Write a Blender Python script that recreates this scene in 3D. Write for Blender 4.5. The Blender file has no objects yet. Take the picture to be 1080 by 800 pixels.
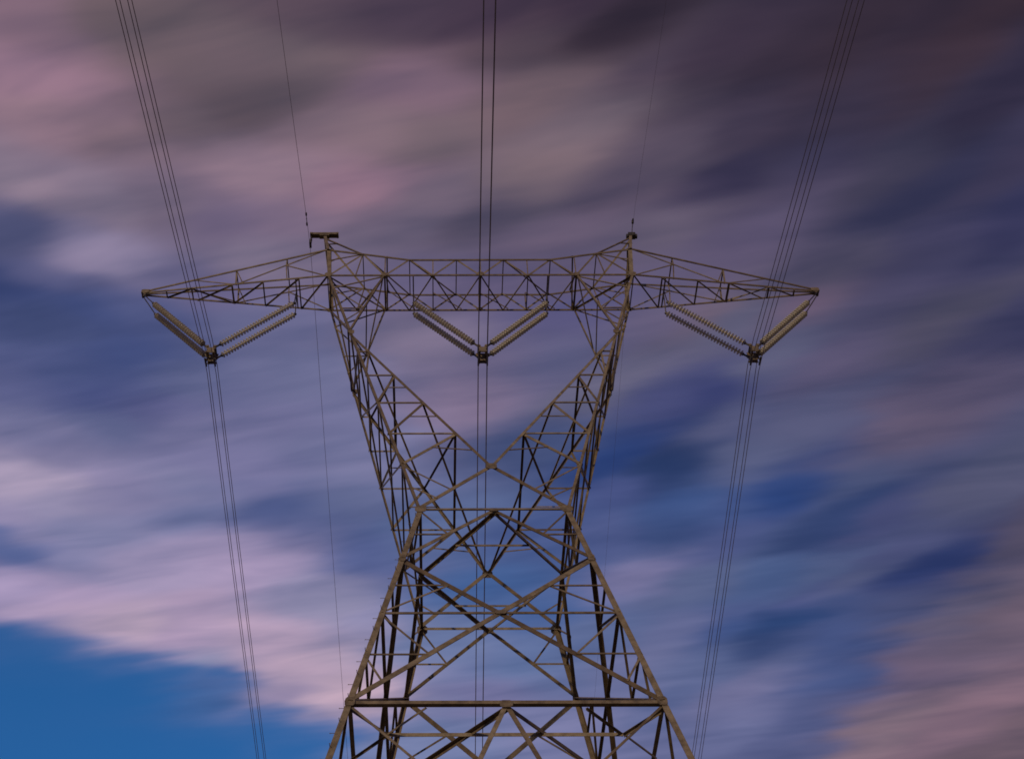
import bpy, math, random
from mathutils import Vector, Matrix

random.seed(7)
S = bpy.context.scene
COL = S.collection
R = math.radians

# ------------------------------------------------------------------ camera
cam_d = bpy.data.cameras.new("camera")
cam = bpy.data.objects.new("camera", cam_d)
COL.objects.link(cam)
S.camera = cam
cam_d.sensor_width = 36.0
cam_d.lens = 50.0
cam_d.shift_x = 0.07905
cam_d.clip_start = 0.1
cam_d.clip_end = 6000.0
cam.location = (-1.8568, -36.001, 1.6)
cam.rotation_euler = (math.pi / 2 + 0.8346, 0.0, 0.0034)

# ------------------------------------------------------------------ sun and sky
SUN_EL, SUN_AZ = R(18), R(203)          # azimuth clockwise from +Y: behind the camera, a little to its left
sun_d = bpy.data.lights.new("sun", "SUN")
sun_d.energy = 1.4
sun_d.angle = R(1.5)
sun_d.color = (1.0, 0.75, 0.44)
sun = bpy.data.objects.new("sun", sun_d)
COL.objects.link(sun)
sd = Vector((math.sin(SUN_AZ) * math.cos(SUN_EL), math.cos(SUN_AZ) * math.cos(SUN_EL), math.sin(SUN_EL)))
sun.rotation_euler = (-sd).to_track_quat('-Z', 'Y').to_euler()

S.view_settings.view_transform = 'Standard'
S.view_settings.look = 'None'
S.view_settings.exposure = 0.0
S.view_settings.gamma = 1.0
S.view_settings.use_curve_mapping = False
S.cycles.filter_width = 1.7                   # the slight softness of the lens


def lin(c):
    return tuple((v / 255 / 12.92 if v <= 10 else ((v / 255 + 0.055) / 1.055) ** 2.4) for v in c) + (1.0,)


# cloud banks over the sky by bearing and elevation: place, colour (None = a gap of clear sky), size, density
CLOUDS = [
    (-0.85, 22.27, (124, 101, 118), 1.3, 1), (-0.84, 21.62, (146, 116, 136), 1.2, 1), (-0.72, 21.0, (138, 113, 129), 1.1, 1),
    (-0.09, 22.62, (102, 88, 96), 1.2, 1), (0.09, 22.26, (110, 94, 102), 1, 1), (0.34, 21.58, (96, 82, 92), 0.8, 1.84),
    (0.01, 21.35, (103, 89, 100), 0.8, 1.2), (0.62, 21.89, (95, 82, 92), 0.8, 1.2), (-0.46, 20.92, (113, 96, 109), 0.9, 1),
    (0.71, 22.35, (109, 94, 103), 1.1, 1), (0.98, 22.86, (89, 74, 88), 1.1, 1), (0.58, 20.76, (136, 115, 132), 1, 1),
    (0.97, 20.57, (145, 114, 133), 0.9, 1.2), (1.47, 21.8, (125, 101, 119), 1, 1), (1.48, 21.1, (107, 93, 104), 0.8, 1.57),
    (1.14, 21.29, (123, 104, 117), 0.9, 1), (1.33, 22.9, (70, 58, 76), 1, 1.2), (1.88, 22.72, (64, 52, 70), 1, 1.2),
    (-0.99, 20.28, (135, 120, 139), 0.9, 1), (-0.68, 20.29, (124, 113, 133), 0.8, 1), (-1.09, 19.58, (76, 80, 116), 0.8, 1.84),
    (-0.58, 19.48, (137, 127, 157), 0.8, 1.66), (-0.88, 19.11, (84, 87, 126), 0.8, 1), (-0.99, 18.45, (64, 74, 115), 1, 1.57),
    (-0.43, 18.71, (76, 84, 127), 0.9, 1), (-1.13, 18.89, (50, 63, 108), 0.9, 1), (0.13, 20.09, (100, 90, 118), 0.9, 1),
    (-0.19, 20.24, (107, 96, 117), 0.8, 1), (-0.59, 18.03, (69, 81, 129), 1, 1), (0.4, 18.44, (102, 103, 140), 1, 1),
    (0.11, 19.15, (98, 93, 130), 0.9, 1), (1.41, 20.21, (116, 101, 119), 0.9, 1), (1.73, 19.77, (83, 76, 97), 0.8, 1.2),
    (1.09, 19.84, (104, 94, 116), 0.9, 1), (0.54, 20.15, (116, 101, 125), 0.8, 1), (2.13, 21.29, (111, 93, 103), 1.1, 1),
    (2.42, 20.63, (112, 99, 112), 1, 1), (2.05, 20.21, (119, 102, 112), 1, 1), (2.42, 22.33, (60, 48, 66), 1, 1),
    (2.72, 21.87, (48, 40, 54), 1, 1.2), (3.2, 20.82, (56, 47, 65), 1.2, 1), (3.78, 19.96, (54, 44, 58), 1.3, 1),
    (4.49, 19.07, (56, 44, 56), 1.3, 1), (4.18, 19.31, (52, 43, 58), 1.2, 1), (2.17, 22.02, (88, 73, 85), 1, 1),
    (2.78, 20.98, (72, 62, 80), 0.9, 1), (2.82, 19.76, (91, 80, 98), 1, 1), (3.1, 19.02, (50, 47, 73), 0.75, 1.84),
    (2.46, 19.53, (82, 73, 94), 0.8, 1.2), (3.56, 18.76, (67, 62, 88), 1.1, 1), (3.25, 19.73, (62, 55, 76), 1, 1),
    (4.02, 17.99, (64, 61, 83), 1.1, 1), (4.04, 17.47, (52, 53, 82), 0.9, 1.66), (4.47, 18.0, (46, 42, 64), 1, 1.57),
    (3.74, 19.17, (56, 50, 70), 1.1, 1), (4.41, 16.35, (52, 53, 87), 1.1, 1), (4.45, 17.17, (60, 56, 82), 1, 1),
    (2.16, 19.21, (105, 92, 115), 1, 1), (3.25, 17.99, (84, 77, 105), 1, 1), (3.66, 16.98, (75, 73, 94), 1, 1),
    (3.5, 16.88, (112, 93, 117), 0.8, 1.2), (4.13, 15.75, (78, 75, 95), 1.1, 1), (4.39, 15.06, (58, 59, 92), 1, 1.1),
    (2.75, 18.69, (95, 87, 108), 1, 1), (4.01, 16.88, (62, 61, 92), 1, 1), (-1.22, 17.5, (90, 94, 136), 1, 1),
    (-0.9, 17.52, (68, 77, 126), 1, 1), (-1.25, 16.29, (160, 148, 176), 0.85, 1.75), (-1.36, 15.76, (146, 137, 172), 0.8, 1),
    (-1.41, 15.41, (82, 98, 148), 0.7, 1.66), (-1.06, 16.78, (119, 116, 152), 0.9, 1), (-0.92, 15.62, (122, 124, 162), 0.8, 1.2),
    (-0.26, 17.11, (116, 114, 152), 1, 1), (-0.71, 16.3, (133, 127, 164), 0.8, 1), (0.22, 15.89, (76, 88, 134), 0.8, 1.66),
    (-0.35, 15.9, (107, 113, 154), 0.8, 1), (-0.02, 16.55, (118, 116, 156), 0.9, 1), (0.31, 17.2, (106, 106, 145), 0.9, 1),
    (-0.68, 15.1, (155, 144, 178), 1, 1), (-1.18, 14.76, (166, 148, 182), 0.9, 1), (-0.83, 14.31, (182, 160, 182), 0.8, 2.02),
    (-0.43, 14.55, (171, 150, 180), 0.8, 1.2), (-0.12, 15.06, (155, 141, 176), 1, 1), (0.18, 13.63, (183, 159, 182), 0.85, 1.84),
    (0.35, 13.1, (184, 160, 180), 0.8, 1.66), (-0.07, 14.09, (176, 154, 180), 0.8, 1.2), (-0.46, 13.25, (62, 96, 150), 0.65, 1.2),
    (0.74, 16.68, (116, 117, 155), 1, 1), (0.69, 15.07, (82, 94, 142), 0.9, 1), (0.64, 16.0, (94, 102, 141), 0.9, 1),
    (0.31, 14.69, (138, 134, 168), 0.9, 1), (0.53, 17.72, (103, 106, 143), 1, 1), (2.2, 15.77, (41, 62, 115), 0.9, 1.66),
    (2.57, 15.36, (38, 56, 98), 0.9, 1.84), (2.57, 14.75, (56, 79, 129), 0.9, 1), (3.13, 14.38, (39, 64, 119), 0.8, 1.75),
    (2.44, 14.44, (62, 80, 126), 0.9, 1), (2.23, 14.0, (122, 118, 157), 0.8, 1.75), (2.59, 13.6, (86, 97, 135), 0.8, 1),
    (2.24, 12.75, (105, 109, 148), 0.9, 1), (3.01, 13.3, (72, 91, 135), 0.9, 1.1), (3.0, 12.57, (35, 60, 107), 0.85, 1.93),
    (2.66, 12.77, (54, 77, 129), 0.8, 1), (3.42, 13.71, (46, 62, 105), 0.8, 1.84), (3.8, 12.52, (38, 53, 101), 0.75, 1.93),
    (2.9, 16.14, (53, 60, 106), 0.85, 1.66), (3.32, 15.16, (82, 85, 118), 0.9, 1.2), (3.8, 14.58, (102, 90, 114), 0.9, 1.1),
    (4.06, 14.77, (84, 78, 105), 1, 1), (4.22, 13.33, (82, 84, 113), 1.1, 1), (3.51, 14.23, (76, 85, 121), 0.9, 1),
    (3.6, 12.21, (75, 80, 116), 0.9, 1), (3.23, 11.64, (57, 77, 126), 0.9, 1.1), (2.77, 11.85, (110, 110, 148), 0.9, 1.1),
    (2.97, 11.14, (79, 88, 131), 0.9, 1), (2.49, 12.42, (92, 103, 144), 0.9, 1), (3.33, 12.15, (63, 79, 126), 0.9, 1),
    (3.57, 11.43, (108, 92, 114), 0.9, 1), (3.85, 11.72, (98, 93, 118), 1, 1), (4.11, 11.61, (105, 90, 107), 1.1, 1),
    (3.67, 10.46, (125, 102, 119), 1.1, 1.2), (3.92, 9.87, (104, 88, 102), 1, 1.1), (4.21, 12.41, (81, 75, 97), 1, 1),
    (3.39, 10.68, (127, 108, 122), 0.9, 1), (2.51, 11.45, (98, 104, 145), 1, 1), (1.48, 17.09, (121, 108, 137), 1, 1),
    (2.27, 16.73, (101, 99, 125), 0.9, 1), (1.85, 17.32, (93, 95, 131), 1, 1), (1.26, 18.07, (116, 107, 134), 1, 1),
    (1.82, 16.17, (68, 80, 120), 1, 1), (1.18, 15.37, (91, 106, 148), 1, 1), (1.73, 14.93, (74, 90, 139), 1, 1),
    (1.27, 14.33, (64, 93, 145), 1, 1.1), (1.75, 13.78, (68, 94, 146), 1, 1), (0.93, 13.64, (105, 120, 162), 1, 1),
    (1.52, 13.0, (94, 113, 157), 1, 1), (0.84, 12.31, (113, 124, 165), 1, 1), (1.79, 12.09, (117, 120, 161), 1, 1),
    (0.56, 14.06, (132, 131, 168), 0.8, 1), (2.67, 17.55, (98, 91, 121), 1, 1), (2.13, 18.0, (90, 87, 127), 1, 1),
    (3.08, 16.99, (86, 88, 115), 1, 1), (3.63, 15.77, (84, 79, 109), 1, 1), (-1.42, 14.14, None, 0.7, 2.5),
    (-1.46, 13.41, None, 1.1, 2), (-0.94, 13.41, None, 0.9, 2.2), (-1.23, 13.8, None, 0.8, 2.2),
    (-0.54, 13.77, None, 0.5, 1.3), (-0.76, 13.63, None, 0.7, 1.8), (-1.5, 12.66, None, 1.1, 2),
    (-0.92, 12.64, None, 1, 2), (-0.41, 12.56, None, 0.8, 1.8), (-0.04, 12.81, None, 0.7, 1.4),
    (0.17, 12.49, None, 0.7, 1.2), (-0.27, 13.57, None, 0.5, 1.1), (-1.45, 14.9, (157, 144, 181), 0.7, 1.75),
    (-1.35, 14.49, (168, 150, 182), 0.6, 1.84), (-1.12, 14.47, (175, 154, 183), 0.6, 1.66), (-0.57, 14.17, (164, 145, 177), 0.6, 1.66),
    (-0.39, 13.88, (134, 136, 169), 0.5, 1.2), (0.04, 13.19, (161, 144, 175), 0.5, 1.57), (2.11, 14.68, (79, 89, 136), 0.8, 1),
    (2.16, 15.22, (74, 84, 133), 0.8, 1), (2.75, 14.17, (79, 88, 134), 0.7, 1.1), (3.26, 13.12, (86, 97, 135), 0.6, 1.2),
    (3.56, 13.0, (73, 78, 118), 0.7, 1), (3.61, 13.5, (69, 73, 113), 0.7, 1), (2.82, 14.39, (65, 82, 130), 0.7, 1),
    (3.18, 12.78, (75, 83, 130), 0.6, 1), (3.39, 12.84, (88, 93, 127), 0.6, 1), (2.82, 12.98, (78, 89, 135), 0.6, 1),
    (2.43, 13.02, (101, 106, 147), 0.7, 1), (1.99, 13.2, (90, 104, 146), 0.8, 1), (2.95, 12.04, (86, 95, 135), 0.6, 1.1),
    (3.11, 12.03, (62, 79, 128), 0.6, 1.1), (2.24, 12.06, (87, 99, 142), 0.7, 1), (2.28, 18.47, (96, 87, 115), 0.9, 1),
    (1.71, 18.7, (96, 88, 119), 0.9, 1), (1.14, 18.97, (101, 94, 126), 0.9, 1), (4.33, 15.95, (60, 60, 94), 0.9, 1),
    (4.07, 16.37, (74, 71, 101), 0.8, 1), (3.24, 16.24, (87, 89, 117), 0.8, 1), (2.57, 16.19, (71, 75, 118), 0.8, 1.1),
    (3.04, 15.03, (86, 92, 126), 0.8, 1), (2.87, 15.63, (87, 90, 124), 0.7, 1), (0.66, 19.52, (109, 100, 125), 0.8, 1),
    (-0.22, 19.26, (106, 101, 134), 0.8, 1), (-0.76, 18.64, (59, 72, 119), 0.8, 1), (-0.22, 17.79, (94, 99, 137), 0.9, 1),
    (-0.82, 17.08, (99, 104, 143), 0.8, 1), (-0.47, 17.38, (88, 90, 134), 0.7, 1.1), (-1.25, 16.99, (105, 107, 145), 0.7, 1),
    (0.6, 17.14, (102, 105, 143), 0.8, 1), (-1.16, 15.99, (141, 136, 169), 0.7, 1), (-0.43, 16.3, (118, 119, 156), 0.7, 1),
    (-0.99, 15.23, (132, 132, 171), 0.7, 1), (-0.4, 15.09, (155, 143, 178), 0.7, 1), (0.41, 14.39, (140, 137, 169), 0.7, 1),
    (0.42, 13.69, (173, 154, 177), 0.7, 1.2), (-0.99, 17.69, (79, 88, 132), 0.9, 1.1), (0.34, 22.26, (114, 96, 106), 0.9, 1.1),
    (1.27, 12.79, (118, 115, 156), 0.9, 1.1), (-0.75, 20.33, (120, 106, 128), 0.9, 1.1), (0.37, 19.55, (127, 115, 138), 0.9, 1.1),
    (2.35, 20.77, (111, 96, 109), 0.9, 1.1), (3.51, 20.25, (52, 44, 60), 0.9, 1.1), (2.93, 17.26, (104, 91, 110), 0.9, 1.1),
    (1.64, 17.3, (128, 113, 141), 0.9, 1.1),
]

world = bpy.data.worlds.new("World")
S.world = world
world.use_nodes = True
world.cycles.sampling_method = 'MANUAL'
world.cycles.sample_map_resolution = 256
nt = world.node_tree
nt.nodes.clear()


def N(kind, **kw):
    n = nt.nodes.new(kind)
    for k, v in kw.items():
        setattr(n, k, v)
    return n


def link(a, b):
    nt.links.new(a, b)


def math_n(op, a, b=None, c=None, clamp=False):
    n = N('ShaderNodeMath', operation=op, use_clamp=clamp)
    for i, v in enumerate((a, b, c)):
        if v is None:
            continue
        if isinstance(v, (int, float)):
            n.inputs[i].default_value = v
        else:
            link(v, n.inputs[i])
    return n.outputs[0]


def vec_n(op, a, b):
    n = N('ShaderNodeVectorMath', operation=op)
    for i, v in enumerate((a, b)):
        if isinstance(v, (tuple, list)):
            n.inputs[i].default_value = v
        else:
            link(v, n.inputs[i])
    return n


def mix_n(fac, a, b, blend='MIX'):
    n = N('ShaderNodeMix', data_type='RGBA', blend_type=blend)
    for s, v in ((n.inputs[0], fac), (n.inputs[6], a), (n.inputs[7], b)):
        if isinstance(v, (int, float, tuple)):
            s.default_value = v
        else:
            link(v, s)
    return n.outputs[2]


def mapped(vec, kind, loc=(0, 0, 0), rot=0.0, scale=(1, 1, 1)):
    n = N('ShaderNodeMapping', vector_type=kind)
    link(vec, n.inputs[0])
    n.inputs[1].default_value = loc
    n.inputs[2].default_value = (0, 0, rot)
    n.inputs[3].default_value = scale
    return n.outputs[0]


def noise_n(vec, scale, detail, rough=0.5, dist=0.0):
    n = N('ShaderNodeTexNoise')
    link(vec, n.inputs['Vector'])
    n.inputs['Scale'].default_value = scale
    n.inputs['Detail'].default_value = detail
    n.inputs['Roughness'].default_value = rough
    n.inputs['Distortion'].default_value = dist
    return n


nish = N('ShaderNodeTexSky', sky_type='NISHITA')
nish.sun_disc = False
nish.sun_elevation = SUN_EL
nish.sun_rotation = SUN_AZ
nish.ozone_density = 3.0                      # clear evening blue, seen through the gaps
clear = mix_n(1.0, nish.outputs[0], (0.0255, 0.0775, 0.122, 1), 'MULTIPLY')

tc = N('ShaderNodeTexCoord')
sep = N('ShaderNodeSeparateXYZ')
link(tc.outputs['Generated'], sep.inputs[0])
zc = math_n('MAXIMUM', sep.outputs[2], 0.08)
comb = N('ShaderNodeCombineXYZ')
link(math_n('DIVIDE', sep.outputs[0], zc), comb.inputs[0])
link(math_n('DIVIDE', sep.outputs[1], zc), comb.inputs[1])
P = comb.outputs[0]                          # the flat cloud layer overhead
comb2 = N('ShaderNodeCombineXYZ')
link(sep.outputs[0], comb2.inputs[0])
link(math_n('ARCSINE', sep.outputs[2]), comb2.inputs[1])
Q = comb2.outputs[0]                         # bearing and elevation

DRIFT = -0.22                                # the wind smears the clouds along this direction
warp = noise_n(mapped(P, 'TEXTURE', (0, 0, 0), DRIFT, (0.22, 0.06, 1)), 1.0, 3.0, 0.5)
off = vec_n('SUBTRACT', warp.outputs['Color'], (0.5, 0.5, 0.5)).outputs[0]
off = vec_n('MULTIPLY', off, (0.075, 0.03, 0.0)).outputs[0]
B = mapped(vec_n('ADD', Q, off).outputs[0], 'TEXTURE', (0, 0, 0), R(10), (0.115, 0.047, 1))

acc, tot, gap = None, None, None
base = N('ShaderNodeRGB')
base.outputs[0].default_value = tuple(v * 0.01 for v in lin((72, 70, 112))[:3]) + (1,)
acc = base.outputs[0]
tot = 0.01
gap = 0.0
for k, (u, v, c, size, wgt) in enumerate(CLOUDS):
    if k % 14 == 13:                         # (a vanishing offset: it only makes the renderer add the banks up in order)
        for s in (acc, tot, gap):
            if not isinstance(s, float):
                nb = N('ShaderNodeVectorMath', operation='MULTIPLY_ADD')
                link(s, nb.inputs[0])
                nb.inputs[1].default_value = (1e-9, 1e-9, 1e-9)
                link(B, nb.inputs[2])
                B = nb.outputs[0]
    d = vec_n('DISTANCE', B, (u, v, 0.0)).outputs['Value']
    d2 = math_n('MULTIPLY_ADD', d, d, 0.11 * size * size)
    w = math_n('POWER', math_n('MULTIPLY', d2, 1.0 / (size * size * wgt ** 0.4)), -2.5)
    if c is None:
        gap = math_n('ADD', w, gap)
    else:
        n = N('ShaderNodeVectorMath', operation='MULTIPLY_ADD')
        link(w, n.inputs[0])
        n.inputs[1].default_value = lin(c)[:3]
        link(acc, n.inputs[2])
        acc = n.outputs[0]
    tot = math_n('ADD', w, tot)
n = N('ShaderNodeVectorMath', operation='MULTIPLY_ADD')
link(gap, n.inputs[0])
link(clear, n.inputs[1])
link(acc, n.inputs[2])
cur = vec_n('DIVIDE', n.outputs[0], tot).outputs[0]
# long-exposure streaks: thinner and thicker strands of the same cloud, fading out where the sky is clear
fine = noise_n(mapped(P, 'TEXTURE', (3.1, 1.7, 0), DRIFT, (0.19, 0.046, 1)), 1.0, 3.0, 0.5, 0.3).outputs[0]
cover = math_n('SUBTRACT', 1.0, math_n('DIVIDE', gap, tot), clamp=True)
amp = math_n('MULTIPLY', math_n('SUBTRACT', fine, 0.5), math_n('MULTIPLY', cover, 0.95))
gr = N('ShaderNodeVectorMath', operation='MULTIPLY_ADD')
link(amp, gr.inputs[0])
gr.inputs[1].default_value = (1.25, 1.0, 0.75)
gr.inputs[2].default_value = (1.0, 1.0, 1.0)
strand = vec_n('MULTIPLY', cur, gr.outputs[0]).outputs[0]
bg = N('ShaderNodeBackground')
link(strand, bg.inputs[0])
bg.inputs[1].default_value = 1.0
wo = N('ShaderNodeOutputWorld')
link(bg.outputs[0], wo.inputs[0])


# ------------------------------------------------------------------ materials
def material(name, c1, c2, scale=6.0, rough=0.6, metal=0.0, detail=4.0, bump=0.0, vary=0.0):
    m = bpy.data.materials.new(name)
    m.use_nodes = True
    t = m.node_tree
    b = t.nodes['Principled BSDF']
    g = t.nodes.new('ShaderNodeNewGeometry')
    n = t.nodes.new('ShaderNodeTexNoise')
    n.inputs['Scale'].default_value = scale
    n.inputs['Detail'].default_value = detail
    n.inputs['Roughness'].default_value = 0.65
    r = t.nodes.new('ShaderNodeValToRGB')
    r.color_ramp.elements[0].position = 0.36
    r.color_ramp.elements[1].position = 0.66
    r.color_ramp.elements[0].color = (*c1, 1)
    r.color_ramp.elements[1].color = (*c2, 1)
    t.links.new(g.outputs['Position'], n.inputs['Vector'])
    t.links.new(n.outputs[0], r.inputs[0])
    out = r.outputs[0]
    if vary:                                  # every bar has weathered a little differently
        oi = t.nodes.new('ShaderNodeObjectInfo')
        h = t.nodes.new('ShaderNodeValToRGB')
        for e, c in zip(h.color_ramp.elements, ((0.62, 0.54, 0.46, 1), (1.25, 1.25, 1.25, 1))):
            e.color = c
        mx = t.nodes.new('ShaderNodeMix')
        mx.data_type, mx.blend_type = 'RGBA', 'MULTIPLY'
        mx.inputs[0].default_value = vary
        t.links.new(oi.outputs['Random'], h.inputs[0])
        t.links.new(out, mx.inputs[6])
        t.links.new(h.outputs[0], mx.inputs[7])
        out = mx.outputs[2]
    t.links.new(out, b.inputs['Base Color'])
    b.inputs['Roughness'].default_value = rough
    b.inputs['Metallic'].default_value = metal
    if bump:
        bp = t.nodes.new('ShaderNodeBump')
        bp.inputs['Strength'].default_value = bump
        t.links.new(n.outputs[0], bp.inputs['Height'])
        t.links.new(bp.outputs[0], b.inputs['Normal'])
    return m


M_STEEL = material('weathered_galvanised_steel', (0.125, 0.093, 0.060), (0.265, 0.208, 0.138), 3.4, 0.62, 0.15, vary=1.0)
M_PLATE = material('rust_stained_plate', (0.09, 0.062, 0.038), (0.22, 0.165, 0.11), 5.0, 0.7, 0.1)
M_DARK = material('dark_forged_fitting', (0.03, 0.025, 0.02), (0.09, 0.075, 0.06), 12.0, 0.5, 0.5)
M_WIRE = material('dulled_aluminium_wire', (0.17, 0.13, 0.12), (0.26, 0.20, 0.18), 3.0, 0.6, 0.0)
M_DISC = material('cream_glazed_porcelain', (0.56, 0.50, 0.40), (0.74, 0.68, 0.56), 8.0, 0.25)
M_GROUND = material('dry_grass_ground', (0.13, 0.11, 0.06), (0.24, 0.19, 0.11), 0.35, 0.95, 0.0, 8.0, 0.4)
M_CONC = material('grey_concrete', (0.24, 0.23, 0.21), (0.36, 0.35, 0.32), 4.0, 0.9)


# ------------------------------------------------------------------ builders
def link_obj(o, parent=None):
    COL.objects.link(o)
    if parent is not None:
        o.parent = parent
    return o


def mesh_obj(name, verts, faces, mat, parent=None, smooth=False):
    me = bpy.data.meshes.new(name)
    me.from_pydata([tuple(v) for v in verts], [], faces)
    me.materials.append(mat)
    if smooth:
        for p in me.polygons:
            p.use_smooth = True
    me.validate()
    me.update()
    return link_obj(bpy.data.objects.new(name, me), parent)


def thing(o, label, cat, group=None):
    o['label'] = label
    o['category'] = cat
    if group:
        o['group'] = group
    return o


def empty(name, loc=(0, 0, 0), parent=None):
    o = bpy.data.objects.new(name, None)
    o.empty_display_size = 0.3
    o.location = loc
    return link_obj(o, parent)


class MB:
    def __init__(self):
        self.v, self.f = [], []

    def add(self, vs, fs):
        b = len(self.v)
        self.v += [Vector(x) for x in vs]
        self.f += [tuple(i + b for i in f) for f in fs]
        return self

    def prism(self, ring0, ring1):
        n = len(ring0)
        fs = [tuple(range(n - 1, -1, -1)), tuple(range(n, 2 * n))]
        fs += [(i, (i + 1) % n, n + (i + 1) % n, n + i) for i in range(n)]
        return self.add(list(ring0) + list(ring1), fs)

    def angle(self, p, q, w, e1, e2, t=None):
        """steel angle section from p to q with its heel on the line and its flanges along e1 and e2"""
        p, q = Vector(p), Vector(q)
        t = t or max(0.012, w * 0.13)
        ax = (q - p).normalized()
        e1 = Vector(e1); e1 = (e1 - ax * e1.dot(ax)).normalized()
        e2 = Vector(e2); e2 = e2 - ax * e2.dot(ax); e2 = (e2 - e1 * e2.dot(e1)).normalized()
        prof = [(0, 0), (w, 0), (w, t), (t, t), (t, w), (0, w)]
        if ax.dot(e1.cross(e2)) < 0:
            prof = prof[::-1]
        return self.prism([p + e1 * a + e2 * b for a, b in prof], [q + e1 * a + e2 * b for a, b in prof])

    def rod(self, p, q, r0, r1=None, n=8):
        p, q = Vector(p), Vector(q)
        r1 = r0 if r1 is None else r1
        ax = (q - p).normalized()
        a = ax.orthogonal().normalized()
        b = ax.cross(a)
        ring = lambda c, r: [c + (a * math.cos(2 * math.pi * i / n) + b * math.sin(2 * math.pi * i / n)) * r for i in range(n)]
        return self.prism(ring(p, r0), ring(q, r1))

    def plate(self, c, ex, ey, pts, t):
        """flat plate of outline pts (along ex, ey from c), thickness t"""
        c, ex, ey = Vector(c), Vector(ex).normalized(), Vector(ey)
        ey = (ey - ex * ey.dot(ex)).normalized()
        n = ex.cross(ey)
        lo = [c + ex * a + ey * b - n * t / 2 for a, b in pts]
        hi = [c + ex * a + ey * b + n * t / 2 for a, b in pts]
        return self.prism(lo, hi)

    def box(self, c, sx, sy, sz):
        return self.plate(c, (1, 0, 0), (0, 1, 0), [(-sx / 2, -sy / 2), (sx / 2, -sy / 2), (sx / 2, sy / 2), (-sx / 2, sy / 2)], sz)

    def tube(self, pts, r, n=6):
        pts = [Vector(p) for p in pts]
        base = len(self.v)
        for i, p in enumerate(pts):
            ax = (pts[min(i + 1, len(pts) - 1)] - pts[max(i - 1, 0)]).normalized()
            a = Vector((1, 0, 0)); a = (a - ax * a.dot(ax)).normalized()
            b = ax.cross(a)
            self.v += [p + (a * math.cos(2 * math.pi * k / n) + b * math.sin(2 * math.pi * k / n)) * r for k in range(n)]
        for i in range(len(pts) - 1):
            for k in range(n):
                k2 = (k + 1) % n
                self.f.append((base + i * n + k, base + i * n + k2, base + (i + 1) * n + k2, base + (i + 1) * n + k))
        self.f.append(tuple(base + k for k in range(n - 1, -1, -1)))
        e = base + (len(pts) - 1) * n
        self.f.append(tuple(e + k for k in range(n)))
        return self

    def build(self, name, mat, parent=None, smooth=False):
        return mesh_obj(name, self.v, self.f, mat, parent, smooth)


def V3(*a):
    return Vector(a)


def lerp(a, b, t):
    return Vector(a) * (1 - t) + Vector(b) * t


_step = [0]


def bar(name, p, q, w, nrm, parent, mat=None, flip=False):
    """one brace: an angle section whose outer flange lies in the face of outward normal nrm, each a little deeper than the last so no two share a plane"""
    p, q, nrm = Vector(p), Vector(q), Vector(nrm).normalized()
    ax = (q - p).normalized()
    e1 = nrm.cross(ax).normalized()
    if e1.z > 0:
        e1 = -e1
    if flip == 'heel down':
        e1 = -e1
    _step[0] = (_step[0] + 1) % 9
    d = -nrm * (0.014 + 0.0037 * _step[0])
    return MB().angle(p - e1 * w / 2 + d, q - e1 * w / 2 + d, w, e1, nrm if nrm.y > 0.7 else -nrm).build(name, mat or M_STEEL, parent)


# ------------------------------------------------------------------ ground
gb = MB()
ng, span = 40, 4000.0
grid = [(-1 + 2 * i / ng) for i in range(ng + 1)]
gx = [math.copysign(abs(g) ** 2.2, g) * span for g in grid]
vs = [(x, y, (0.0 if max(abs(x), abs(y)) < 60 else -0.4 + 0.8 * math.sin(x * 0.013) * math.cos(y * 0.017))) for y in gx for x in gx]
fs = [(j * (ng + 1) + i, j * (ng + 1) + i + 1, (j + 1) * (ng + 1) + i + 1, (j + 1) * (ng + 1) + i) for j in range(ng) for i in range(ng)]
ground = mesh_obj('ground', vs, fs, M_GROUND, None, True)
ground['kind'] = 'structure'

# ------------------------------------------------------------------ the pylon: its main dimensions (m)
A, AY, ZW = 2.378, 3.036, 31.954              # waist half width, half depth, height
SL = 0.2125                                   # spread of the legs below the waist
Z1, Z2, Z3 = 29.474, 23.486, 12.0             # panel levels below the waist
BD, ZB, ZT = 0.905, 46.545, 47.586            # bridge half depth, bottom and top chord heights
XP, XPT, ZE = 6.12, 6.24, 48.284              # outer posts: foot, head, height of the top chord there
XT, ZTIP = 13.62, 46.54                       # crossarm tips
ZPK, XPK = 50.26, 6.52                        # earth-wire peaks
ZC = 34.168                                   # crotch of the window
XN = 3.831                                    # bridge node over the knee
XK = 4.751

pylon = empty('transmission_pylon')
thing(pylon, 'tall lattice steel pylon with a Y-shaped waist, long pointed crossarms and a brown weathered finish', 'pylon')


def hx(z):
    return A + (ZW - z) * SL


def hy(z):
    return AY + (ZW - z) * SL


def C(sx, sy, z):
    return V3(sx * hx(z), sy * hy(z), z)


LEG_W = 0.17
SX = SY = (-1, 1)

# four body legs, waist to footing
legs = {}
for sx in SX:
    for sy in SY:
        m = MB()
        m.angle(C(sx, sy, 0.25), C(sx, sy, ZW + 0.1), LEG_W, (-sx, 0, 0), (0, -sy, 0))
        lg = m.build('leg', M_STEEL, pylon)
        legs[sx, sy] = lg
        ft = MB()
        c = C(sx, sy, 0.0)
        ft.rod(c + V3(0, 0, -0.6), c + V3(0, 0, 0.32), 0.62, 0.5, 14)
        ft.build('footing', M_CONC, pylon)
# step bolts up the front leg on the ladder side
z = 3.0
k = 0
while z < ZW:
    c = C(-1, -1, z)
    d = V3(-1, 0, 0) if k % 2 == 0 else V3(0, -1, 0)
    MB().rod(c, c + d * 0.12, 0.008, 0.008, 6).rod(c + d * 0.108, c + d * 0.125, 0.014, 0.014, 6).build('step_bolt', M_STEEL, legs[-1, -1])
    z += 0.44
    k += 1


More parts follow.
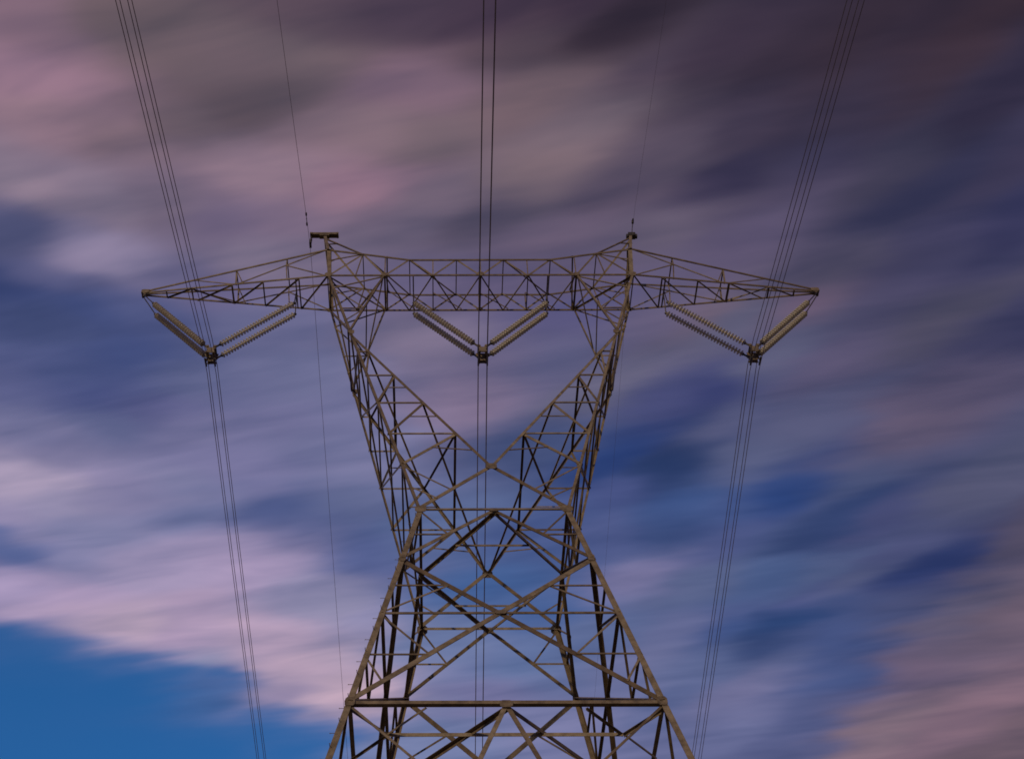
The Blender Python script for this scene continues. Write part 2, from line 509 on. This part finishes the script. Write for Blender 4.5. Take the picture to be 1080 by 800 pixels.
def face(sy, u, z):
    """point on the front or back face: u runs -1..1 from leg to leg"""
    return V3(u * hx(z), sy * hy(z), z)


def side(sx, u, z):
    return V3(sx * hx(z), u * hy(z), z)


NF = lambda sy: V3(0, sy, SL)
NS = lambda sx: V3(sx, 0, SL)


def gusset(c, nrm, ex, w, h, parent=None):
    nrm = Vector(nrm).normalized()
    ex = Vector(ex); ex = (ex - nrm * ex.dot(nrm)).normalized()
    ey = nrm.cross(ex)
    a, b = w / 2, h / 2
    pts = [(-a, -b * 0.55), (-a * 0.6, -b), (a * 0.6, -b), (a, -b * 0.55), (a, b * 0.55), (a * 0.6, b), (-a * 0.6, b), (-a, b * 0.55)]
    return MB().plate(Vector(c) + nrm * 0.012, ex, ey, pts, 0.016).build('gusset_plate', M_PLATE, parent or pylon)


H, D, T = 'horizontal_brace', 'diagonal_brace', 'secondary_brace'


def panel_faces(at, nrm, w_main):
    """bracing of one body face between waist and ground; at(u, z) gives points of the face"""
    wm, wt = w_main, 0.062
    # waist and K panel
    bar(H, at(-1, ZW), at(1, ZW), wm * 0.7, nrm, pylon)
    for s in (-1, 1):
        bar(D, at(0, ZW - 0.06), at(s, Z1), wm * 0.95, nrm, pylon, flip=s > 0)
        mid = lerp(at(0, ZW - 0.06), at(s, Z1), 0.5)
        bar(T, at(s, ZW), mid, wt, nrm, pylon)
        bar(T, mid, at(s, mid.z), wt, nrm, pylon)
    # X panel
    t = hx(Z1) / (hx(Z1) + hx(Z2)) if w_main else 0.5
    zx = Z1 + (Z2 - Z1) * t
    X = {}
    for s in (-1, 1):
        bar(D, at(s, Z1), at(-s, Z2), wm * 1.22, nrm, pylon, flip=s > 0)
        X[s] = lambda q, s=s: lerp(at(s, Z1), at(-s, Z2), q)
    bar(T, at(-1, zx), at(1, zx), 0.085, nrm, pylon)
    for s in (-1, 1):
        q1 = X[s](t * 0.5)
        bar(T, q1, at(s, q1.z), wt, nrm, pylon)
        bar(T, at(s, zx), q1, wt, nrm, pylon)
        q2 = X[-s](t + (1 - t) * 0.48)
        bar(T, q2, at(s, q2.z), wt, nrm, pylon)
        bar(T, at(s, zx), q2, wt, nrm, pylon)
        q3 = X[-s](t + (1 - t) * 0.78)
        bar(T, at(s, q2.z), q3, wt, nrm, pylon)
    # level 2 belt and the tall K panel below it
    bar(H, at(-1, Z2), at(1, Z2), 0.12, nrm, pylon, flip='heel down')
    for s in (-1, 1):
        bar(D, at(0, Z2 - 0.08), at(s * 0.98, 0.9), wm, nrm, pylon, flip=s > 0)
        K = lambda q, s=s: lerp(at(0, Z2 - 0.08), at(s * 0.98, 0.9), q)
        prev = None
        for q in (0.14, 0.32, 0.5, 0.68, 0.84):
            a = K(q)
            b = at(s, a.z)
            bar(T, a, b, wt, nrm, pylon)
            bar(T, prev if prev is not None else at(s, Z2), a, wt * 1.15, nrm, pylon)
            prev = b
    return zx


for sy in SY:
    zx = panel_faces(lambda u, z, sy=sy: face(sy, u, z), NF(sy), 0.128)
for sx in SX:
    panel_faces(lambda u, z, sx=sx: side(sx, u, z), NS(sx), 0.11)

# flat bracing inside the waist and inside level 2
UPN = V3(0, 0, 1)
for (z, w, tie) in ((ZW, 0.11, 0.5), (Z2, 0.12, 0.75)):
    for sx in SX:
        for sy in SY:
            bar(D, V3(0, sy * (hy(z) - 0.05), z - 0.1), V3(sx * (hx(z) - 0.05), 0, z - 0.1), w, UPN, pylon)
    for sy in SY:
        y = sy * hy(z) * tie
        x = hx(z) * (tie if tie > 0.6 else 1 - tie)
        bar(H, V3(-x, y, z - 0.16), V3(x, y, z - 0.16), 0.075 if tie < 0.6 else 0.11, UPN, pylon)
        if tie > 0.6:
            for sx in SX:
                n = V3(sx * x, y, z - 0.16)
                bar(T, C(sx, sy, z - 0.12), n, 0.085, UPN, pylon)
                bar(T, n, V3(sx * hx(z) * 0.5, sy * (hy(z) - 0.04), z - 0.13), 0.065, UPN, pylon)
                bar(T, n, V3(sx * (hx(z) - 0.04), sy * hy(z) * 0.5, z - 0.13), 0.065, UPN, pylon)

# gussets of the body
for sy in SY:
    n = NF(sy)
    for sx in SX:
        gusset(C(sx, sy, ZW - 0.02) - V3(sx * 0.09, 0, 0), n, (1, 0, 0), 0.36, 0.34)
        gusset(C(sx, sy, Z1) - V3(sx * 0.09, 0, 0), n, (1, 0, 0), 0.2, 0.3)
        gusset(C(sx, sy, Z2) - V3(sx * 0.10, 0, 0), n, (1, 0, 0), 0.26, 0.32)
    gusset(face(sy, 0, zx), n, (1, 0, 0), 0.34, 0.16)
    gusset(face(sy, 0, Z2 - 0.1), n, (1, 0, 0), 0.34, 0.26)
    gusset(face(sy, 0, ZW - 0.08), n, (1, 0, 0), 0.30, 0.16)

# ------------------------------------------------------------------ the two arms of the Y (window arms)
KZ = {0: 41.05, 1: 39.45, 2: 37.75, 3: 35.95, 4: 34.25}      # bracing levels of the arms
TE = 0.2901                                                    # the knee, measured down the outer leg


def y_face(z):
    return AY + (BD - AY) * (z - ZW) / (ZB - ZW)


def OUT(sx, sy, z):
    t = (z - ZW) / (ZB - ZW)
    return V3(sx * (A + (XP - A) * t), sy * y_face(z), z)


ZK = ZB + TE * (ZW - ZB)


def INN(sx, sy, z):
    """inner leg: from the knee down to the crotch"""
    t = (ZK - z) / (ZK - ZC)
    k = OUT(sx, sy, ZK)
    return V3(k.x * (1 - t), sy * y_face(z), z)


for sx in SX:
    m = MB()
    for sy in SY:
        m.angle(OUT(sx, sy, ZW), OUT(sx, sy, ZB), 0.092, (-sx, 0, 0), (0, -sy, 0))
        m.angle(INN(sx, sy, ZC), INN(sx, sy, ZK - 0.12), 0.1, (sx, 0, 0.0), (0, -sy, 0))
        m.angle(OUT(sx, sy, ZK), V3(sx * XN, sy * BD, ZB), 0.075, (sx, 0, 0), (0, -sy, 0))
    arm = m.build('window_arm_frame', M_STEEL, pylon)
    nO = V3(sx, 0, -0.25)
    nI = V3(-sx * 0.75, 0, 0.6)
    for sy in SY:
        nf = V3(0, sy, 0.14)
        # horizontals and falling diagonals of the front / back face
        for i in range(4):
            bar('arm_brace', OUT(sx, sy, KZ[i]), INN(sx, sy, KZ[i]), 0.07, nf, arm)
        for i in range(4):
            lo = OUT(sx, sy, KZ[i + 1])
            bar('arm_brace', INN(sx, sy, KZ[i]), lo, 0.075 + 0.012 * i, nf, arm, flip=sx > 0)
        # the heavy tie from the crotch down to the waist corner
        bar('arm_tie', INN(sx, sy, ZC), OUT(sx, sy, ZW + 0.04), 0.13, nf, arm, flip=sx > 0)
        tie = lambda q, sy=sy: lerp(INN(sx, sy, ZC), OUT(sx, sy, ZW), q)
        bar('arm_redundant', OUT(sx, sy, KZ[4]), tie(0.55), 0.055, nf, arm)
        bar('arm_redundant', OUT(sx, sy, (KZ[4] + ZW) / 2), tie(0.75), 0.055, nf, arm)
        # posts subdividing the larger triangles
        for i in (1, 2, 3):
            a = lerp(INN(sx, sy, KZ[i]), OUT(sx, sy, KZ[i + 1]), 0.45)
            b = INN(sx, sy, KZ[i] - (KZ[i] - KZ[i + 1]) * 0.45) if i < 3 else INN(sx, sy, ZC + 0.85)
            bar('arm_redundant', a, b, 0.045, nf, arm)
        # between knee and bridge
        S0 = lambda q, sy=sy: lerp(OUT(sx, sy, ZK), V3(sx * XN, sy * BD, ZB), q)
        zmid = S0(0.42).z
        bar('arm_brace', OUT(sx, sy, zmid), S0(0.42), 0.065, nf, arm)
        bar('arm_brace', OUT(sx, sy, (zmid + ZB) / 2 + 0.3), S0(0.42), 0.06, nf, arm)
        bar('arm_brace', OUT(sx, sy, (zmid + ZB) / 2 + 0.3), V3(sx * XN, sy * BD, ZB), 0.065, nf, arm)
        bar('arm_brace', OUT(sx, sy, (zmid + ZK) / 2), S0(0.42), 0.055, nf, arm)
    # outer side face: cross bracing and struts between front and back leg
    lev = [ZB - 0.1, ZK, KZ[0], KZ[2], KZ[4], ZW]
    for a, b in zip(lev[:-1], lev[1:]):
        bar('arm_brace', OUT(sx, -1, a), OUT(sx, 1, b), 0.068, nO, arm)
        bar('arm_brace', OUT(sx, 1, a), OUT(sx, -1, b), 0.068, nO, arm)
    for zz in (KZ[0], KZ[2], KZ[4], KZ[1], KZ[3]):
        bar('arm_brace', OUT(sx, -1, zz), OUT(sx, 1, zz), 0.06, nO, arm)
    # inner side face
    for zz in (KZ[1], KZ[3]):
        bar('arm_brace', INN(sx, -1, zz), INN(sx, 1, zz), 0.062, nI, arm)
    for a, b in ((KZ[0], KZ[2]), (KZ[2], ZC)):
        bar('arm_brace', INN(sx, -1, a), INN(sx, 1, b), 0.055, nI, arm)
    bar('arm_brace', INN(sx, 1, KZ[0]), INN(sx, -1, KZ[1]), 0.06, nI, arm)
    bar('arm_brace', INN(sx, 1, KZ[2]), INN(sx, -1, KZ[3]), 0.06, nI, arm)
    for a, b, c in ((KZ[0], KZ[2], KZ[1]), (KZ[2], ZC, KZ[3])):
        bar('arm_redundant', lerp(INN(sx, -1, a), INN(sx, 1, b), 0.5), INN(sx, 1, c), 0.045, nI, arm)
    # inside the knee
    k1, k2 = OUT(sx, -1, ZK), OUT(sx, 1, ZK)
    n1, n2 = V3(sx * XN, -BD, ZB), V3(sx * XN, BD, ZB)
    nK = V3(-sx, 0, -0.6)
    bar('arm_brace', k1, lerp(k2, n2, 0.42), 0.055, nK, arm)
    bar('arm_brace', lerp(k1, n1, 0.5), lerp(k2, n2, 0.42), 0.05, nK, arm)
    bar('arm_brace', n1, lerp(k2, n2, 0.5), 0.055, nK, arm)
    bar('arm_brace', k1, k2, 0.075, nK, arm)
for sy in SY:
    gusset(V3(0, sy * y_face(ZC), ZC - 0.05), V3(0, sy, 0.14), (1, 0, 0), 0.36, 0.28)
    for sx in SX:
        gusset(OUT(sx, sy, ZK) - V3(sx * 0.08, 0, 0), V3(0, sy, 0.14), (1, 0, 0), 0.2, 0.26)

# ------------------------------------------------------------------ the bridge between the posts


def topz(x):
    """top chord: level in the middle, swept up to the posts"""
    x = abs(x)
    if x <= 2.85:
        return ZT
    if x <= XK:
        return ZT + 0.40 * (x - 2.85) / (XK - 2.85)
    return ZT + 0.40 + (ZE - ZT - 0.40) * (x - XK) / (XPT - XK)


TN = [-XPT, -XK, -2.85, -0.95, 0.95, 2.85, XK, XPT]
BN = [-XP, -XN, -1.9, 0.0, 1.9, XN, XP]
m = MB()
for sy in SY:
    m.angle(V3(-XP, sy * BD, ZB + 0.05), V3(XP, sy * BD, ZB + 0.05), 0.09, (0, 0, -1), (0, 1, 0))
    for a, b in ((-XPT, -XK), (-XK, -2.85), (-2.85, 2.85), (2.85, XK), (XK, XPT)):
        m.angle(V3(a, sy * BD, topz(a)), V3(b, sy * BD, topz(b)), 0.088, (0, 0, -1), (0, 1, 0))
bridge = m.build('bridge_frame', M_STEEL, pylon)
BB = 'bridge_brace'
for sy in SY:
    nf = V3(0, sy, 0)
    top = [V3(x, sy * BD, topz(x)) for x in TN]
    bot = [V3(x, sy * BD, ZB) for x in BN]
    for i in range(6):
        bar(BB, bot[i], top[i + 1], 0.075, nf, bridge)
        bar(BB, top[i + 1], bot[i + 1], 0.075, nf, bridge)
    for x in (-1.9, 1.9, -XN, XN):
        bar(BB, V3(x, sy * BD, ZB), V3(x, sy * BD, topz(x)), 0.045, nf, bridge)
    bar(BB, V3(0, sy * BD, ZB), V3(0, sy * BD, ZT), 0.07, nf, bridge)
# bottom: cross bracing and struts
for a, b in zip(BN[:-1], BN[1:]):
    mid = (a + b) / 2
    bar(BB, V3(a, -BD, ZB + 0.02), V3(mid, BD, ZB + 0.02), 0.055, UPN, bridge)
    bar(BB, V3(mid, BD, ZB + 0.02), V3(b, -BD, ZB + 0.02), 0.055, UPN, bridge)
for x in BN:
    bar(BB, V3(x, -BD, ZB + 0.03), V3(x, BD, ZB + 0.03), 0.07 if x in (0.0, -XN, XN) else 0.04, UPN, bridge)
for x in (-2.69, 2.69):
    bar('hanger_beam', V3(x, -BD, ZB), V3(x, BD, ZB), 0.05, UPN, bridge, M_PLATE)
# far lacing between back bottom chord and back top chord
for a in (-2.85, -0.95, 0.95, 2.85):
    bar(BB, V3(a - 0.95, BD - 0.06, topz(a - 0.95)), V3(a + 0.2, BD - 0.06, ZB), 0.05, (0, 1, 0), bridge)
# roof of the bridge
for x in (-XK, -2.85, -0.95, 0.0, 0.95, 2.85, XK):
    bar(BB, V3(x, -BD, topz(x) - 0.02), V3(x, BD, topz(x) - 0.02), 0.06 if x == 0 else 0.04, UPN, bridge)
for a, b in ((-XK, -2.85), (-2.85, -0.95), (0.95, 2.85), (2.85, XK)):
    bar(BB, V3(a, -BD, topz(a) - 0.03), V3(b, BD, topz(b) - 0.03), 0.06, UPN, bridge)
# cross frames at the Y arms
for sx in SX:
    for x, zt in ((XN, topz(XN)), (XP, ZE)):
        bar(BB, V3(sx * x, -BD, ZB), V3(sx * x, BD, zt), 0.055, (sx, 0, 0), bridge)
        bar(BB, V3(sx * x, BD, ZB), V3(sx * x, -BD, zt), 0.055, (sx, 0, 0), bridge)
    bar(BB, V3(sx * XP, -BD, ZB), V3(sx * XN, BD, ZB + 0.04), 0.07, UPN, bridge)
    bar(BB, V3(sx * 5.0, BD, ZB + 0.05), V3(sx * XN, -BD, ZB + 0.05), 0.05, UPN, bridge)
    for sy in SY:
        nf = V3(0, sy, 0)
        bar(BB, V3(sx * 5.0, sy * BD, ZB), V3(sx * XK, sy * BD, topz(XK)), 0.05, nf, bridge)
        gusset(V3(sx * (XN + 0.02), sy * BD, ZB + 0.04), nf, (1, 0, 0), 0.24, 0.2, bridge)
        gusset(V3(sx * (XP - 0.03), sy * BD, ZB + 0.04), nf, (1, 0, 0), 0.28, 0.24, bridge)
for sy in SY:
    gusset(V3(0, sy * BD, ZB + 0.06), V3(0, sy, 0), (1, 0, 0), 0.26, 0.24, bridge)

# ------------------------------------------------------------------ earth-wire peaks on the posts
for sx in SX:
    m = MB()
    for sy in SY:
        m.angle(V3(sx * XP, sy * BD, ZB), V3(sx * XPT, sy * BD, ZE), 0.16, (-sx, 0, 0), (0, -sy, 0))
        m.angle(V3(sx * XPT, sy * BD, ZE), V3(sx * XPK, sy * 0.10, ZPK), 0.12, (-sx, 0, 0), (0, -sy, 0))
    peak = m.build('peak_frame', M_STEEL, pylon)
    for sy in SY:
        nf = V3(0, sy, 0.42)
        bar('peak_brace', V3(sx * XK, sy * BD, topz(XK)), V3(sx * (XPK - 0.08), sy * 0.1, ZPK - 0.1), 0.08, nf, peak)
        mid = lerp(V3(sx * XK, sy * BD, topz(XK)), V3(sx * XPK, sy * 0.1, ZPK), 0.62)
        bar('peak_brace', mid, lerp(V3(sx * XPT, sy * BD, ZE), V3(sx * XPK, sy * 0.1, ZPK), 0.45), 0.05, nf, peak)
        bar('peak_brace', V3(sx * XK, sy * BD, topz(XK)), V3(sx * (XP + 0.08), sy * BD, ZB + 1.0), 0.055, (0, sy, 0), peak)
    bar('peak_brace', V3(sx * XPT, -BD, ZE), V3(sx * XPT, BD, ZE), 0.07, (sx, 0, 0), peak)
    h = lerp(V3(sx * XPT, BD, ZE), V3(sx * XPK, 0.1, ZPK), 0.5)
    bar('peak_brace', V3(sx * XPT, -BD, ZE), h, 0.055, (sx, 0, 0), peak)
    bar('peak_brace', V3(h.x, -h.y, h.z), h, 0.055, (sx, 0, 0), peak)
    if sx < 0:
        b = MB()
        for yy in (-0.11, 0.11):
            b.angle(V3(-7.1, yy, ZPK + 0.14), V3(-5.9, yy, ZPK + 0.14), 0.12, (0, 0, 1), (0, -math.copysign(1, yy), 0))
        b.box(V3(-7.06, 0, ZPK + 0.2), 0.10, 0.26, 0.10)
        b.box(V3(-5.95, 0, ZPK + 0.2), 0.06, 0.26, 0.10)
        b.box(V3(-6.5, 0, ZPK + 0.1), 0.42, 0.2, 0.06)
        beam = b.build('peak_bracket', M_PLATE, peak)
        MB().rod(V3(-7.06, 0, ZPK + 0.12), V3(-7.06, 0, ZPK - 0.12), 0.03).rod(V3(-7.06, 0, ZPK - 0.1), V3(-7.06, 0, ZPK - 0.42), 0.06, 0.045).box(V3(-7.06, 0, ZPK - 0.46), 0.09, 0.3, 0.09).build('earth_wire_clamp', M_DARK, peak)
        EWL = V3(-7.06, 0, ZPK - 0.52)
    else:
        MB().box(V3(XPK + 0.0, 0, ZPK + 0.1), 0.3, 0.24, 0.2).box(V3(XPK + 0.16, 0, ZPK + 0.06), 0.14, 0.14, 0.16).box(V3(XPK - 0.16, 0, ZPK + 0.06), 0.14, 0.14, 0.16).build('peak_cap', M_DARK, peak)
        MB().rod(V3(XPK + 0.02, 0, ZPK + 0.18), V3(XPK + 0.14, 0, ZPK + 1.05), 0.018, 0.014).rod(V3(XPK + 0.14, 0, ZPK + 1.0), V3(XPK + 0.165, 0, ZPK + 1.2), 0.05, 0.05).build('peak_spike', M_DARK, peak)
        EWR = V3(XPK + 0.165, 0, ZPK + 1.14)
        MB().box(EWR + V3(0, 0, 0.02), 0.06, 0.24, 0.06).build('earth_wire_clamp', M_DARK, peak)

# ------------------------------------------------------------------ crossarms
CB = 'crossarm_brace'
for sx in SX:
    tip = V3(sx * XT, 0, ZTIP)

    def near_tip(sy, up):
        return tip + V3(-sx * 0.08, sy * 0.07, 0.11 if up else -0.02)

    def NBp(sy, t):
        return lerp(V3(sx * XP, sy * BD, ZB), near_tip(sy, False), t)

    def NTp(sy, t):
        return lerp(V3(sx * XPT, sy * BD, ZE), near_tip(sy, True), t)

    m = MB()
    for sy in SY:
        m.angle(NBp(sy, 0) + V3(0, 0, 0.05), NBp(sy, 1) + V3(0, 0, 0.05), 0.084, (0, 0, -1), (0, 1, 0))
        m.angle(NTp(sy, 0), NTp(sy, 1), 0.082, (0, 0, -1), (0, 1, 0))
    ca = m.build('crossarm_frame', M_STEEL, pylon)
    tp = MB()
    for yy in (-0.1, 0.1):
        tp.plate(tip + V3(-sx * 0.06, yy, 0.02), (sx, 0, 0), (0, 0, 1), [(-0.2, -0.06), (0.06, -0.14), (0.12, -0.1), (0.12, 0.1), (0.05, 0.13), (-0.2, 0.12)], 0.02)
    tp.rod(tip + V3(sx * 0.02, -0.16, -0.08), tip + V3(sx * 0.02, 0.16, -0.08), 0.03)
    tp.build('tip_plate', M_PLATE, ca)
    for sy in SY:
        nf = V3(0, sy, 0)
        # one long diagonal, its middle tied to post, top and bottom chord
        d0, d1 = NTp(sy, 0), NBp(sy, 0.50)
        bar(CB, d0, d1, 0.06, nf, ca)
        md = lerp(d0, d1, 0.45)
        bar(CB, md, NBp(sy, 0), 0.06, nf, ca)
        bar(CB, md, NTp(sy, 0.22), 0.045, nf, ca)
        bar(CB, md, NBp(sy, 0.22), 0.045, nf, ca)
        bar(CB, NTp(sy, 0.5), NBp(sy, 0.50), 0.06, nf, ca)
        bar(CB, NTp(sy, 0.5), NBp(sy, 0.46), 0.04, nf, ca)
        bar(CB, NBp(sy, 0.50), NTp(sy, 0.74), 0.05, nf, ca)
    stn = [0.0, 0.155, 0.35, 0.52, 0.74, 0.88]
    for i, t in enumerate(stn[1:]):
        bar(CB, NBp(-1, t), NBp(1, t), 0.075 if i == 2 else 0.055, UPN, ca)
    for a, b in zip(stn[:-1], stn[1:]):
        bar(CB, NBp(-1, a), NBp(1, b) if b - a < 0.2 else lerp(NBp(1, a), NBp(1, b), 0.9), 0.06, UPN, ca)
    bar(CB, NBp(1, 0.52), NBp(-1, 0.74), 0.05, UPN, ca)
    for t in (0.22, 0.5):
        bar(CB, NTp(-1, t), NTp(1, t), 0.045, UPN, ca)
    bar('hanger_beam', lerp(NBp(-1, 0.173), NBp(1, 0.173), 0.0), NBp(1, 0.173), 0.05, UPN, ca, M_PLATE)


# ------------------------------------------------------------------ insulator strings in V pairs, yokes
def lathe_mesh(name, prof, mat, n=16):
    vs, fs = [], []
    for (r, h) in prof:
        vs += [(r * math.cos(2 * math.pi * i / n), r * math.sin(2 * math.pi * i / n), h) for i in range(n)]
    for j in range(len(prof) - 1):
        for i in range(n):
            i2 = (i + 1) % n
            fs.append((j * n + i, j * n + i2, (j + 1) * n + i2, (j + 1) * n + i))
    fs.append(tuple(range(n - 1, -1, -1)))
    fs.append(tuple((len(prof) - 1) * n + i for i in range(n)))
    me = bpy.data.meshes.new(name)
    me.from_pydata(vs, [], fs)
    me.materials.append(mat)
    for p in me.polygons:
        p.use_smooth = True
    me.update()
    return me


PITCH = 0.134
disc_me = lathe_mesh('disc', [(0.028, -0.03), (0.036, -0.02), (0.075, -0.012), (0.122, -0.018), (0.132, -0.010), (0.122, 0.0), (0.07, 0.010), (0.036, 0.018), (0.03, 0.09), (0.026, 0.1)], M_DISC, 16)

NAMES = {-1: 'left crossarm', 0: 'middle of the bridge', 1: 'right crossarm'}
YZ = 42.85
PHASE = 10.42
PAIR = 0.28


def insulator(top, bot, link_from, label, group):
    """one string: link rod from the steel, end fittings and the discs between"""
    top, bot = Vector(top), Vector(bot)
    ax = (bot - top).normalized()
    root = empty('insulator_string', top)
    thing(root, label, 'insulator', group)
    o = -top
    L = (bot - top).length
    n = int((L - 0.22) / PITCH)
    q = ax.to_track_quat('-Z', 'Y').to_matrix().to_4x4()
    for i in range(n):
        d = link_obj(bpy.data.objects.new('disc', disc_me), root)
        d.matrix_basis = Matrix.Translation(ax * (0.1 + PITCH * i)) @ q
    MB().rod(V3(0, 0, 0), ax * 0.1, 0.035, 0.05).rod(Vector(link_from) + o, V3(0, 0, 0), 0.022).rod(ax * -0.03, ax * 0.05, 0.06, 0.06).build('top_fitting', M_DARK, root)
    MB().rod(ax * (0.04 + PITCH * n), ax * L, 0.04, 0.035).rod(ax * (0.03 + PITCH * n), ax * (0.07 + PITCH * n), 0.07, 0.055).build('bottom_fitting', M_DARK, root)
    return root


BUND = [(-0.17, -0.08), (0.17, -0.08), (-0.17, -0.52), (0.17, -0.52)]
yokes = {}
for ph in (-1, 0, 1):
    cx = ph * PHASE
    where = {-1: 'under the left crossarm', 0: 'under the middle of the bridge', 1: 'under the right crossarm'}[ph]
    for s in (-1, 1):
        if ph == 0:
            tx, hang = s * 2.66, V3(s * 2.69, 0, ZB - 0.02)
            side_txt = 'left' if s < 0 else 'right'
        else:
            outer = (s == ph)
            tx = ph * (13.02 if outer else 7.42)
            hang = V3(ph * XT, 0, ZTIP - 0.08) if outer else V3(ph * (XP + (XT - XP) * 0.173), 0, ZB - 0.02)
            side_txt = 'outer' if outer else 'inner'
        for sy in SY:
            pos = 'upper' if sy < 0 else 'lower'
            top = V3(tx, sy * PAIR, 45.56)
            bot = V3(cx + s * 0.17, sy * PAIR, YZ + 0.06)
            insulator(top, bot, hang + V3(0, sy * 0.08, 0),
                      '%s cream disc string, %s arm of the V %s' % (pos, side_txt, where), 'insulator strings of the V pairs')
    y = empty('yoke', (cx, 0, YZ))
    thing(y, 'dark steel yoke where four wires are clamped %s' % where, 'yoke', 'yokes at the foot of the insulator pairs')
    p = MB()
    for yy in (-PAIR, PAIR):
        p.plate(V3(0, yy, 0.02), (1, 0, 0), (0, 0, 1), [(-0.23, 0.06), (-0.2, 0.14), (-0.1, 0.14), (-0.05, 0.0), (0.05, 0.0), (0.1, 0.14), (0.2, 0.14), (0.23, 0.06), (0.12, -0.14), (0.2, -0.3), (-0.2, -0.3), (-0.12, -0.14)], 0.035)
    p.rod(V3(-0.15, -PAIR - 0.05, 0.06), V3(-0.15, PAIR + 0.05, 0.06), 0.045).rod(V3(0.15, -PAIR - 0.05, 0.06), V3(0.15, PAIR + 0.05, 0.06), 0.045).rod(V3(-0.12, -PAIR - 0.04, -0.24), V3(-0.12, PAIR + 0.04, -0.24), 0.04).rod(V3(0.12, -PAIR - 0.04, -0.24), V3(0.12, PAIR + 0.04, -0.24), 0.04)
    p.build('yoke_plate', M_PLATE, y)
    p = MB()
    p.plate(V3(0, 0.0, -0.2), (1, 0, 0), (0, 0, 1), [(-0.27, 0.16), (0.27, 0.16), (0.24, 0.02), (0.10, -0.1), (0.10, -0.26), (-0.10, -0.26), (-0.10, -0.1), (-0.24, 0.02)], 0.035)
    p.build('hanger_plate', M_PLATE, y)
    for (bx, bz) in BUND:
        c = MB()
        zz = bz - 0.0
        c.tube([V3(bx, -0.2, zz + 0.01), V3(bx, -0.09, zz), V3(bx, 0.09, zz), V3(bx, 0.2, zz + 0.01)], 0.034, 8)
        c.rod(V3(bx, -0.03, zz), V3(bx * 0.85, 0.0, zz + 0.22), 0.03, 0.03)
        c.build('clamp', M_DARK, y)
    yokes[ph] = y


# ------------------------------------------------------------------ wires
def wire_points(p0, s_near, dx_near, k_near, s_far, dx_far, k_far, y0=-62.0, y1=230.0):
    pts = []
    y = y0
    while y < y1:
        if y < 0:
            a = -y
            pts.append(V3(p0.x + dx_near * a, y, p0.z - s_near * a + k_near * a * a))
        else:
            pts.append(V3(p0.x + dx_far * y, y, p0.z - s_far * y + k_far * y * y))
        y += 1.5 if abs(y) < 40 else 5.0
    return pts


SN, DN, KN = 0.225, -0.015, 0.0003
SF, DF, KF = 0.12, 0.010, 0.0003
RW = 0.0125
place = dict(zip(BUND, ('upper left', 'upper right', 'lower left', 'lower right')))
for ph in (-1, 0, 1):
    for b in BUND:
        p0 = V3(ph * PHASE + b[0], 0, YZ + b[1])
        w = MB().tube(wire_points(p0, SN, DN, KN, SF, DF, KF), RW, 6).build('conductor_wire', M_WIRE)
        nm = {-1: 'the left phase, held under the left crossarm', 0: 'the middle phase, held under the bridge', 1: 'the right phase, held under the right crossarm'}[ph]
        thing(w, '%s wire of the four-wire bundle of %s' % (place[b], nm), 'wire', 'conductor wires of the three bundles')
for p0, lab, args in ((EWL, 'thin single earth wire hung from the flat bracket on the left peak of the pylon', (0.10, -0.035, 0.0003, 0.12, 0.010, 0.0003)),
                      (EWR, 'thin single earth wire running over the spiked right peak of the pylon', (0.32, -0.03, 0.0003, 0.18, 0.0, 0.0003))):
    left = p0 is EWL
    w = MB().tube(wire_points(p0, *args), 0.008 if left else 0.0038, 6).build('earth_wire', M_WIRE)
    thing(w, lab, 'wire', 'earth wires over the two peaks')
    if left:                                  # vibration damper: two weights on a short messenger under the wire
        c = V3(p0.x - 0.035 * 1.5, -1.5, p0.z - 0.15)
        MB().rod(c + V3(0, -0.3, -0.05), c + V3(0, 0.3, -0.05), 0.012).rod(c + V3(0, -0.32, -0.05), c + V3(0, -0.18, -0.05), 0.035).rod(c + V3(0, 0.18, -0.05), c + V3(0, 0.32, -0.05), 0.035).rod(c + V3(0, 0, -0.05), c + V3(0, 0, 0.02), 0.02).build('damper', M_DARK, w)
